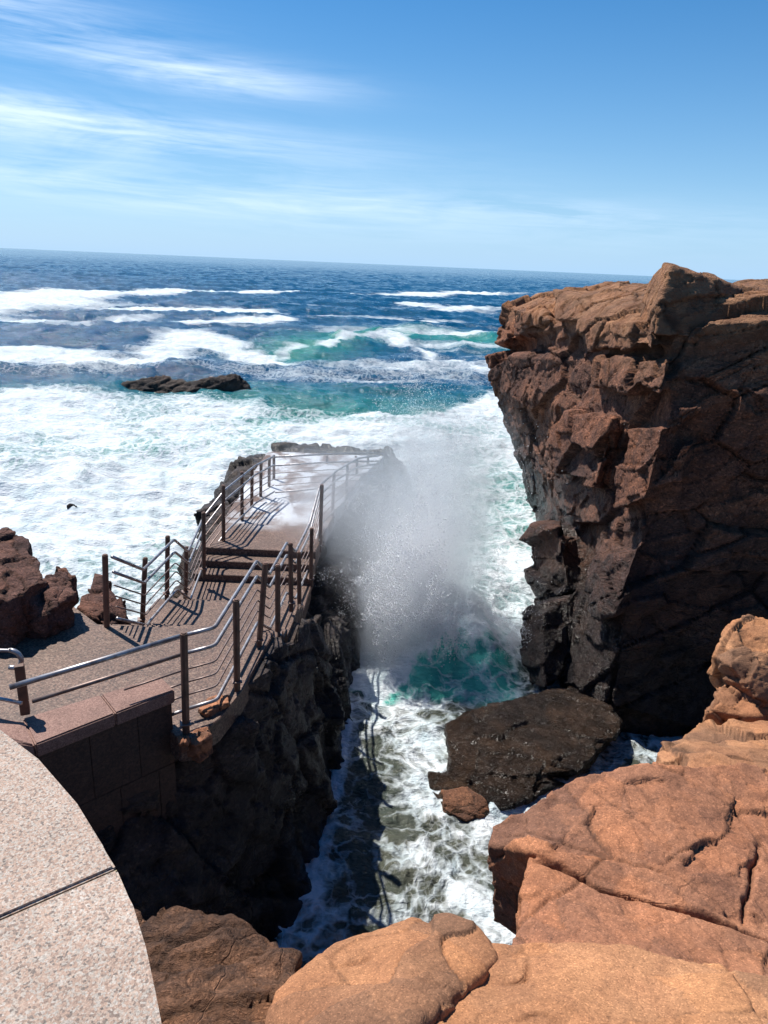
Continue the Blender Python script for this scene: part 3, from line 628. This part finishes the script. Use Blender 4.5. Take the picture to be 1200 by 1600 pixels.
# ------------------------------------------------------------------ walkway
bm = bmesh.new()
def slab(poly, z, th=.16):
    a = [bm.verts.new((x, y, z)) for x, y in poly]; b_ = [bm.verts.new((x, y, z - th)) for x, y in poly]; n = len(a)
    bm.faces.new(a); bm.faces.new(b_[::-1])
    for i in range(n): bm.faces.new((a[i], b_[i], b_[(i+1) % n], a[(i+1) % n]))
slab([(-8.5, 5.6), (-3.5, 6.2), (-2.45, 7.1), (-2.1, 6.75), (-1.97, 6.79), (-1.76, 7.15), (-1.62, 7.75), (-1.47, 9.25), (-3.95, 9.25), (-4.6, 9.9), (-8.5, 9.9)], 5.05, .3)
def rt(Y): return np.interp(Y, [9.25, 11, 14, 16.4, 18, 20, 22.7], [-1.45, -1.40, -1.34, -1.22, -1.0, -.72, -.08])
def lt(Y): return np.interp(Y, [9.25, 10, 14, 17, 20], [-3.9, -3.95, -3.6, -3.65, -3.75])
def strip(y0, y1, z, th=.3): slab([(lt(y0), y0), (rt(y0), y0), (rt(y1), y1), (lt(y1), y1)], z, th)
ys = [9.253, 9.6, 9.95, 10.3]; zs = [4.89, 4.72, 4.56]
for i in range(3): strip(ys[i], ys[i+1]-.002, zs[i])
strip(10.302, 11.5, 4.40)
strip(11.503, 11.8, 4.27); strip(11.803, 12.1, 4.13)
strip(12.103, 13.2, 4.0)
strip(13.203, 13.55, 4.14); strip(13.553, 13.9, 4.28)
strip(13.903, 15.4, 4.42, .35); strip(15.403, 17.2, 4.36, .35); strip(17.203, 20.2, 4.30, .35); strip(20.203, 22.7, 4.24, .35)
bmesh.ops.bevel(bm, geom=[e for e in bm.edges], offset=.012, segments=1, affect='EDGES')
m, k, p, g, out = mat('walkway_paving'); pos = g.outputs['Position']
c_ = k.vor(pos, 55, 'F1', 'Color'); s_ = k.new('ShaderNodeSeparateColor'); k.l.new(c_, s_.inputs[0])
base = k.ramp(s_.outputs[0], [(0, (.04,.022,.016)), (.3, (.105,.053,.036)), (.6, (.145,.076,.051)), (1, (.24,.155,.11))])
base = k.mix(.8, base, k.ramp(k.noise(pos, 1.6, 6, .65, .3), [(.3, .62), (.7, 1.15)]), 'MULTIPLY')
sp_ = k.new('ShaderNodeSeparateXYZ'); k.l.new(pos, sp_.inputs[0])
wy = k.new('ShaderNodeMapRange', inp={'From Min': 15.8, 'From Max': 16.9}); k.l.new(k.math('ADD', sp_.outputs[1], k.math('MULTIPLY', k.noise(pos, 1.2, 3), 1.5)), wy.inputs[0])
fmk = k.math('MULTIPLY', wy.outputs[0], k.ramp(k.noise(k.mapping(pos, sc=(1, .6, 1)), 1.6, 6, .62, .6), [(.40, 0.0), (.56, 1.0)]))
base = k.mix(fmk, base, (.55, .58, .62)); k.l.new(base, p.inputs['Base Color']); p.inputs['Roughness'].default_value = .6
b = k.new('ShaderNodeBump', inp={'Strength': .5, 'Distance': .01}); k.l.new(s_.outputs[1], b.inputs['Height']); k.l.new(b.outputs[0], p.inputs['Normal'])
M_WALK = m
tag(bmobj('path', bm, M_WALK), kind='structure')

# low granite wall beside the landing
def strip_wall(name, front, back, z0, z1, material, parent, bev=.015):
    bm = bmesh.new(); pl = front + back[::-1]
    a = [bm.verts.new((x, y, z1)) for x, y in pl]; c = [bm.verts.new((x, y, z0)) for x, y in pl]; n = len(pl)
    bm.faces.new(a); bm.faces.new(c[::-1])
    for i in range(n): bm.faces.new((a[i], c[i], c[(i+1) % n], a[(i+1) % n]))
    if bev: bmesh.ops.bevel(bm, geom=list(bm.edges), offset=bev, segments=2, affect='EDGES')
    return bmobj(name, bm, material, parent)
zc = 5.55
FL, FR = Vector(atz(55, 1163, zc)[:2]), Vector(atz(273, 1078, zc)[:2]); BR, BL = Vector(atz(250, 1056, zc)[:2]), Vector(atz(35, 1122, zc)[:2])
t = empty('stone_wall', (FL.x, FL.y, 4.0)); tag(t, 'low granite wall with smooth pink coping stones beside the landing railing', 'wall')
mf, mb = FL.lerp(FR, .54), BL.lerp(BR, .54); e = (FR-FL).normalized()*.003
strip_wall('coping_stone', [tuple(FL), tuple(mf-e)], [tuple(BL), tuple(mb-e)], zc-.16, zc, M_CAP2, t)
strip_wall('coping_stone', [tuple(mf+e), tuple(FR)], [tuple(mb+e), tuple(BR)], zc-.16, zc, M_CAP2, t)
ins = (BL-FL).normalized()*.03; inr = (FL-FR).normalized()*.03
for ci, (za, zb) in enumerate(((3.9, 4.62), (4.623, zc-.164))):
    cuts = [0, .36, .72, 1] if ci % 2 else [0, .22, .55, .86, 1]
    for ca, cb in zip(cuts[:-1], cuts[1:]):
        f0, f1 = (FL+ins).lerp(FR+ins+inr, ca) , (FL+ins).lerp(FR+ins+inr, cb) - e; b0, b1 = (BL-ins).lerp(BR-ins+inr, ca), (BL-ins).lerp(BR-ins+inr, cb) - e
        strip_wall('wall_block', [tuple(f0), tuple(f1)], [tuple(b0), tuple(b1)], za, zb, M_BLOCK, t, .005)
# sloping end stone left of the wall
bm = bmesh.new(); hull(bm, [Vector(q) for q in (atz(-60,1110,5.6), atz(40,1128,5.56), atz(54,1165,5.54), atz(0,1150,5.6), atz(-60,1150,5.6))] + [Vector(atz(px, py, 5.58)) - Vector((0,0,1.4)) for px, py in ((-60,1110),(40,1128),(54,1165),(-60,1150))])
bmesh.ops.bevel(bm, geom=list(bm.edges), offset=.015, segments=2, affect='EDGES')
tag(bmobj('stone_block', bm, M_CAP2), 'pink granite block at the left end of the low wall', 'stone')
def small_rock(pxs, label, mt, seed, dz=.25):
    boulder('rock', [top(pxs, dz, (.02, .05))], .015, [((.2, .15, .12), .015, .03, .012, .08)], ((6, .012, 3),), mt, label, 'rock', seed, 2)
small_rock([(308,1106,7.25),(332,1088,7.5),(358,1082,7.58),(356,1098,7.38),(322,1114,7.15)], 'flat orange rock under the bend of the bottom rail', M_BOLD, 61, .3)
small_rock([(286,1158,6.75),(300,1140,6.9),(325,1132,7.0),(328,1150,6.85),(305,1165,6.7)], 'small pale rock in the dark hollow beside the low wall', M_BOLD, 63)
small_rock([(276,1150,6.7),(290,1146,6.75),(292,1160,6.6),(278,1164,6.6)], 'smallest pink stone tucked against the end of the low wall', M_BOLD, 64, .15)

# ------------------------------------------------------------------ fences
def fence(name, label, posts, line, loc, spans=None):
    """posts: (x,y,zbase,height); line: polyline of the ground line under the rails (x,y,z)"""
    t = empty(name, loc); tag(t, label, 'fence')
    for x, y, z, tx, tz in posts:
        bm = bmesh.new(); r = .040
        a = [bm.verts.new((x + r*math.cos(q), y + r*math.sin(q), z - .15)) for q in [math.pi/4*i + .4 for i in range(8)]]
        b_ = [bm.verts.new((v.co.x + tx - x, v.co.y, tz)) for v in a]
        for i in range(8): bm.faces.new((a[i], a[(i+1) % 8], b_[(i+1) % 8], b_[i]))
        bm.faces.new(b_); bm.faces.new(a[::-1])
        bmesh.ops.bevel(bm, geom=[e for e in bm.edges if all(v in b_ for v in e.verts)], offset=.012, segments=2, affect='EDGES')
        pst_o = bmobj('post', bm, M_POST, t)
        bm = bmesh.new(); box(bm, (x, y, z + .012), (.12, .12, .016), .3, .004); bp = bmobj('base_plate', bm, M_THIN); bp.parent = pst_o
    for nm, h, r, mt in (('handrail', 1.06, .024, M_RAIL), ('middle_rail', .84, .022, M_RAIL), ('thin_rail', .64, .011, M_THIN), ('thin_rail', .48, .011, M_THIN), ('thin_rail', .32, .011, M_THIN), ('bottom_rail', .14, .022, M_RAIL)):
        for ln in line:
            bm = bmesh.new(); tube(bm, [(x, y, z + h) for x, y, z in ln], r); bmobj(nm, bm, mt, t, True)
    return t
def on(px, py, Y):
    q = aty(px, py, Y); return q
# right-hand fence: posts just outside the rails
def rr_(px, py, h=1.06, z=5.05):   # rail point seen at pixel with ground height z
    q = atz(px, py, z + h); return (q[0], q[1], z)
lineR = [[rr_(290, 992), rr_(335, 981), rr_(401, 877), rr_(421, 897, z=4.42), rr_(448, 848, z=4.42), rr_(462, 862, z=4.02), rr_(484, 818, z=4.02), rr_(500, 758, z=4.40), rr_(527, 735, z=4.36), rr_(560, 716, z=4.3), rr_(592, 712, z=4.2)]]
for q in lineR[0]: print('R', [round(v, 2) for v in q])
postsR = []
def pst(px0, pb, px1, pt, Y):
    b0, t0 = aty(px0, pb, Y), aty(px1, pt, Y); return (b0[0], Y, b0[2], t0[0], t0[2])
for q in [(370,1065,369,936,7.75),(404,1000,415,879,8.85),(434,992,434,882,9.6),(455,942,454,848,11.1),(468,945,467,862,11.9),(486,905,487,825,13.2),(500,852,503,757,14.5),(519,808,522,740,16.4),(541,786,543,726,18.0),(557,765,558,718,20.2),(575,752,575,712,21.6)]: postsR.append(pst(*q))
r0 = aty(288, 1131, 6.86); postsR.insert(0, pst(290,1131,287,988,6.86))
fence('fence', 'long steel railing on the chasm side of the walkway, stepping down with the landings', postsR, lineR, (r0[0], r0[1], 5.0))
# near section from the wall post to the first post
s0 = atz(40, 1116, zc); a1 = atz(15, 1074, 6.11); 
t = empty('fence', (s0[0], s0[1], zc)); tag(t, 'short railing with a stubby post standing on the pink wall coping', 'fence')
bm = bmesh.new(); box(bm, (s0[0], s0[1], zc + .285), (.09, .07, .56), .4, .01); bmobj('post', bm, M_POST, t)
x1, y1, _ = lineR[0][0]; dirv = Vector((x1 - a1[0], y1 - a1[1], 0))
for nm, h, r, mt, f in (('handrail', 1.06, .028, M_RAIL, 0), ('middle_rail', .84, .022, M_THIN, .10), ('thin_rail', .64, .011, M_THIN, .60), ('thin_rail', .48, .011, M_THIN, .84), ('thin_rail', .32, .011, M_THIN, .86), ('bottom_rail', .14, .02, M_RAIL, .88)):
    bm = bmesh.new(); st_ = Vector((a1[0], a1[1], 0)) + dirv*f
    tube(bm, [(st_.x, st_.y, 5.05 + h), (x1 - dirv.x*.004, y1 - dirv.y*.004, 5.05 + h)], r); bmobj(nm, bm, mt, t, True)
bm = bmesh.new(); q0, q1 = atz(-30, 1090, 5.75), atz(34, 1099, 5.75); tube(bm, [q0, (q0[0]*.5+q1[0]*.5, q0[1]*.5+q1[1]*.5, 5.77), q1], .02); bmobj('lower_rail', bm, M_RAIL, t, True)
# left-hand fence
lineL = [[rr_(175, 870), rr_(224, 890, z=4.50), rr_(228, 886, z=4.42), rr_(272, 843, z=4.42), rr_(294, 862, z=4.02), rr_(318, 808, z=4.02), rr_(352, 765, z=4.40), rr_(398, 728, z=4.34), rr_(428, 713, z=4.3)]]
for q in lineL[0]: print('L', [round(v, 2) for v in q])
lineL.append([rr_(430, 714, z=4.3), rr_(505, 710, z=4.2), rr_(592, 708, z=4.1)])
postsL = [pst(*q) for q in [(166,981,164,866,9.21),(221,968,227,871,10.5),(260,928,262,837,11.5),(289,925,291,854,12.2),(318,889,318,800,12.9),(349,850,349,758,14.3),(378,806,378,737,15.8),(393,794,394,730,16.8),(407,784,408,722,17.8),(420,776,421,716,18.7),(428,767,428,711,19.4),(511,745,511,712,21.5),(556,745,556,712,22.4),(592,745,591,703,22.8)]]
fence('fence', 'long steel railing on the open sea side of the walkway, running round its far end', postsL, lineL, (-3.9, 9.2, 5.0))
# hooked handrail end at the left edge
bm = bmesh.new(); pts = [atz(-60, 1016, 6.2), atz(16, 1016, 6.2)]
c0 = Vector(pts[-1]); 
for a in np.linspace(0, 200, 9):
    aR = math.radians(a); pts.append((c0.x + .10*math.sin(aR), c0.y + .0, c0.z - .10 + .10*math.cos(aR)))
tube(bm, pts, .026); t = bmobj('handrail', bm, M_RAIL, None, True); tag(t, 'hooked end of a galvanised handrail at the left edge', 'handrail')

# ------------------------------------------------------------------ terrace wall with speckled coping, right beside the camera
ZC = 9.1
edge_px = [(-260,1040),(-120,1085),(0,1140),(60,1186),(120,1255),(160,1320),(182,1355),(208,1415),(228,1480),(245,1560),(262,1650),(272,1740)]
outer = [Vector(atz(x, y, ZC)[:2]) for x, y in edge_px]; outer.append(outer[-1] + Vector((.03, -.5))); outer.append(outer[-1] + Vector((.0, -1.6)))
def offs(pl, d):
    o = []
    for i, q in enumerate(pl):
        a = (pl[min(i+1, len(pl)-1)] - pl[max(i-1, 0)]).normalized(); o.append(q + Vector((a.y, -a.x))*d)
    return o
inner_ = offs(outer, .55) if offs(outer, .55)[5].x < outer[5].x else offs(outer, -.55)
sgn = .04 if offs(outer, .55)[5].x < outer[5].x else -.04
t = empty('terrace_wall', (outer[6].x, outer[6].y, 8.0)); tag(t, 'curved terrace wall capped with pale speckled granite slabs in the bottom left corner', 'wall')
def cap(i0, i1, g0, g1):
    o_, n_2 = [v.copy() for v in outer[i0:i1+1]], [v.copy() for v in inner_[i0:i1+1]]
    for L in (o_, n_2):
        if g0: L[0] += (L[1]-L[0]).normalized()*g0
        if g1: L[-1] += (L[-2]-L[-1]).normalized()*g1
    strip_wall('coping_slab', [tuple(v) for v in o_], [tuple(v) for v in n_2], ZC-.12, ZC, M_COPE, t, .004)
cap(0, 6, 0, .002); cap(6, 12, .002, 0)
M_MORT = aggregate_mat('mortar', [(.30,.24,.15),(.36,.29,.18)], 200, .2)
bi, bo = offs(inner_, -sgn), offs(outer, sgn)
strip_wall('joint_mortar', [tuple(outer[6].lerp(outer[5], .02)), tuple(outer[6].lerp(outer[7], .02))], [tuple(inner_[6].lerp(inner_[5], .02)), tuple(inner_[6].lerp(inner_[7], .02))], ZC-.11, ZC-.006, M_MORT, t, 0)
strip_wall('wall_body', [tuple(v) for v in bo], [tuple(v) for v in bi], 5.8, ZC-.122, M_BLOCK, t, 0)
bm = bmesh.new(); pl = [tuple(v) for v in bi] + [(-6, outer[-1].y), (-6, inner_[0].y)]
a = [bm.verts.new((x, y, 8.2)) for x, y in pl]; c = [bm.verts.new((x, y, 5.5)) for x, y in pl]; bm.faces.new(a); bm.faces.new(c[::-1])
for i in range(len(pl)): bm.faces.new((a[i], c[i], c[(i+1) % len(pl)], a[(i+1) % len(pl)]))
tag(bmobj('terrace_floor', bm, M_PATH), kind='structure')
# ------------------------------------------------------------------ the breaking wave and its spray
def puffs(bm, spec, n, rmin, rmax, sub=2):
    for (cx, cyy, cz, sx, sy, sz) in spec:
        for _ in range(n):
            v = RNG.normal(size=3); v = v/np.linalg.norm(v)*RNG.random()**.5
            r = RNG.uniform(rmin, rmax); q = bmesh.ops.create_icosphere(bm, subdivisions=sub, radius=r)
            bmesh.ops.translate(bm, verts=q['verts'], vec=(cx + v[0]*sx, cyy + v[1]*sy, cz + v[2]*sz))
# droplets thrown up in a leaning fan
jets = []
for q in range(380):         # each jet: a thrown string of drops on its own arc
    x0 = 1.0 + .85*RNG.normal(); x0 = min(max(x0, -.3), 2.7); y0 = (14.4 + 1.6*RNG.random()) if q % 2 else (13.4 + 1.0*RNG.random())
    hj = (4.9*math.exp(-((x0 - .9)/1.1)**2) + .7)*RNG.uniform(.2, 1.05)
    vz = math.sqrt(2*9.8*hj); vx = (x0 - .9)*.45 + RNG.normal()*.45; vy = RNG.normal()*.45 + .1
    n_j = int(RNG.integers(120, 420)); tt = RNG.beta(2.2, 2.0, n_j)*vz/9.8*1.55 + RNG.normal(size=n_j)*.01
    clump = np.sin(tt*RNG.uniform(8, 20) + RNG.uniform(0, 6)) > RNG.uniform(-.9, .3); tt = tt[clump]; n_j = len(tt)
    sg = (.015 + .10*tt)[:, None]
    pj = np.stack([x0 + vx*tt, y0 + vy*tt, 2.2 + vz*tt - 4.9*tt*tt], 1) + RNG.normal(size=(n_j, 3))*sg; jets.append(pj[pj[:, 2] > 2.2])
ND = 9000
u = RNG.random(ND); base = np.stack([-.3 + 2.9*RNG.random(ND), 13.3 + 1.4*RNG.random(ND), np.full(ND, 2.1)], 1)
h = (4.6*np.exp(-((base[:, 0] - 1.0)/1.25)**2) + .9)*u**.9; lat = RNG.normal(size=(ND, 2))*(.10 + .26*h[:, None]**.7)
P = base + np.stack([lat[:, 0] + .05*h - (base[:,0]-.9)*.25*h/3, -np.abs(lat[:, 1])*1.3 + .1*h, h], 1)
dens = fbm(P*np.array([1.8, 1.8, .9]), 4, 90, gain=.6); P = P[dens + .15*RNG.normal(size=len(P)) > .12]
P = np.concatenate([P] + jets)
clots = []
for q in range(150):         # heavier clots of foam thrown low in front
    x0 = RNG.uniform(-.15, 1.6); y0 = RNG.uniform(12.9, 14.2); hj = RNG.uniform(.3, 2.6)*math.exp(-((x0 - .5)/.9)**2) + .15
    vz = math.sqrt(2*9.8*hj); n_j = int(RNG.integers(30, 110)); tt = RNG.beta(1.6, 1.6, n_j)*vz/9.8*1.6
    pj = np.stack([x0 + RNG.normal()*.35*tt, y0 + (RNG.normal()*.3 - .1)*tt, 2.35 + .35*(y0 - 12.6) + vz*tt - 4.9*tt*tt], 1) + RNG.normal(size=(n_j, 3))*(.02 + .07*tt)[:, None]
    clots.append(pj[pj[:, 2] > 2.2])
clots = np.concatenate(clots); P = np.concatenate([P, clots]); n_cl = len(clots)
nd = len(P)
rad_ = RNG.uniform(.002, .006, nd)*np.where(RNG.random(nd) < .03, 1.6, 1)
rad_[nd - n_cl:] = RNG.uniform(.004, .013, n_cl)
tet = np.array([[1,1,1],[1,-1,-1],[-1,1,-1],[-1,-1,1]], float); tf = np.array([[0,1,2],[0,3,1],[0,2,3],[1,3,2]])
Vd = (P[:, None, :] + (tet[None] + .6*RNG.normal(size=(nd, 4, 3)))*rad_[:, None, None]).reshape(-1, 3); Fd = (tf[None] + 4*np.arange(nd)[:, None, None]).reshape(-1, 3)
m, k, p, g, out = mat('droplets'); tl = k.new('ShaderNodeBsdfTranslucent', inp={'Color': (.97, .98, 1, 1)}); df = k.new('ShaderNodeBsdfDiffuse', inp={'Color': (.97, .98, 1, 1)}); tr = k.new('ShaderNodeBsdfTransparent')
m1 = k.new('ShaderNodeMixShader', inp={0: .5}); k.l.new(tl.outputs[0], m1.inputs[1]); k.l.new(df.outputs[0], m1.inputs[2])
m2 = k.new('ShaderNodeMixShader', inp={0: .7}); k.l.new(tr.outputs[0], m2.inputs[1]); k.l.new(m1.outputs[0], m2.inputs[2]); k.l.new(m2.outputs[0], out.inputs[0])
tag(link('spray_droplets', mesh_np('spray_droplets', Vd, Fd, False), m), kind='stuff')
# fine mist
bm = bmesh.new(); hull(bm, [Vector(q) for q in ((-1.3,12.6,2.1),(3.2,12.6,2.1),(-1.3,18,2.1),(3.2,18,2.1),(-3.6,12.6,7.8),(3.6,12.6,7.8),(-3.6,18,7.8),(3.4,18,7.8))])
m = bpy.data.materials.new('mist'); m.use_nodes = True; k = N(m.node_tree); k.n.clear(); out = k.new('ShaderNodeOutputMaterial')
g = k.new('ShaderNodeNewGeometry'); pos = g.outputs['Position']; sp_ = k.new('ShaderNodeSeparateXYZ'); k.l.new(pos, sp_.inputs[0]); X_, Y_, Z_ = sp_.outputs
t_ = k.math('DIVIDE', k.math('SUBTRACT', Z_, 2.3), 5.0)
nz = k.noise(k.mapping(pos, sc=(1.2, 1.2, .5)), 1.9, 7, .7, .9)
def blob(cx, dxz, cyy, rx, ry, lo, hi, kk):
    a_ = k.math('DIVIDE', k.math('SUBTRACT', X_, k.math('MULTIPLY_ADD', t_, dxz, cx)), rx); b_ = k.math('DIVIDE', k.math('SUBTRACT', Y_, cyy), ry)
    r2 = k.math('ADD', k.math('MULTIPLY', a_, a_), k.math('MULTIPLY', b_, b_))
    f_ = k.math('SUBTRACT', 1.0, k.math('SQRT', r2), clamp=True)
    f_ = k.math('ADD', f_, k.math('MULTIPLY', k.math('SUBTRACT', nz, .5), 2.4)); f_ = k.math('MAXIMUM', f_, 0.0)
    f_ = k.math('MULTIPLY', f_, k.math('LESS_THAN', r2, 1.0)); 
    e_ = k.math('SUBTRACT', 1.0, r2, clamp=True)
    v = k.ramp(t_, [(max(0, lo), 1.0), (hi, 0.0)])
    return k.math('MULTIPLY', k.math('MULTIPLY', k.math('MULTIPLY', f_, e_), v), kk)
hf_ = k.noise(k.mapping(pos, sc=(1, 1, .8)), 3.6, 8, .78, .5)
core = k.math('MULTIPLY', blob(.60, .7, 14.9, 1.7, 1.5, .25, 1.0, 2.6), k.ramp(hf_, [(.46, .05), (.58, 1.0)]))
d_ = k.math('ADD', k.math('ADD', core, blob(1.0, .6, 16.2, 2.0, 2.0, .3, .98, .3)), blob(1.0, .2, 16.2, 2.2, 2.0, .4, .98, .25))
d_ = k.math('ADD', d_, k.math('MULTIPLY', blob(.15, 1.5, 14.0, 1.15, 1.2, .10, .6, 4.5), k.ramp(hf_, [(.40, .15), (.56, 1.0)])))
d_ = k.math('ADD', d_, blob(-.6, -.2, 15.4, 2.4, 2.4, .55, .85, .38))
d_ = k.math('MULTIPLY', d_, 2.6)
vs = k.new('ShaderNodeVolumePrincipled', inp={'Color': (.995, .997, 1, 1), 'Anisotropy': .82}); k.l.new(d_, vs.inputs['Density']); k.l.new(vs.outputs[0], out.inputs['Volume'])
mist = bmobj('spray_mist', bm, m); tag(mist, kind='stuff')
SC.cycles.volume_bounces = 24; SC.cycles.volume_max_steps = 256; SC.cycles.volume_step_rate = .5
SC.cycles.max_bounces = 26; SC.cycles.diffuse_bounces = 3; SC.cycles.transparent_max_bounces = 24
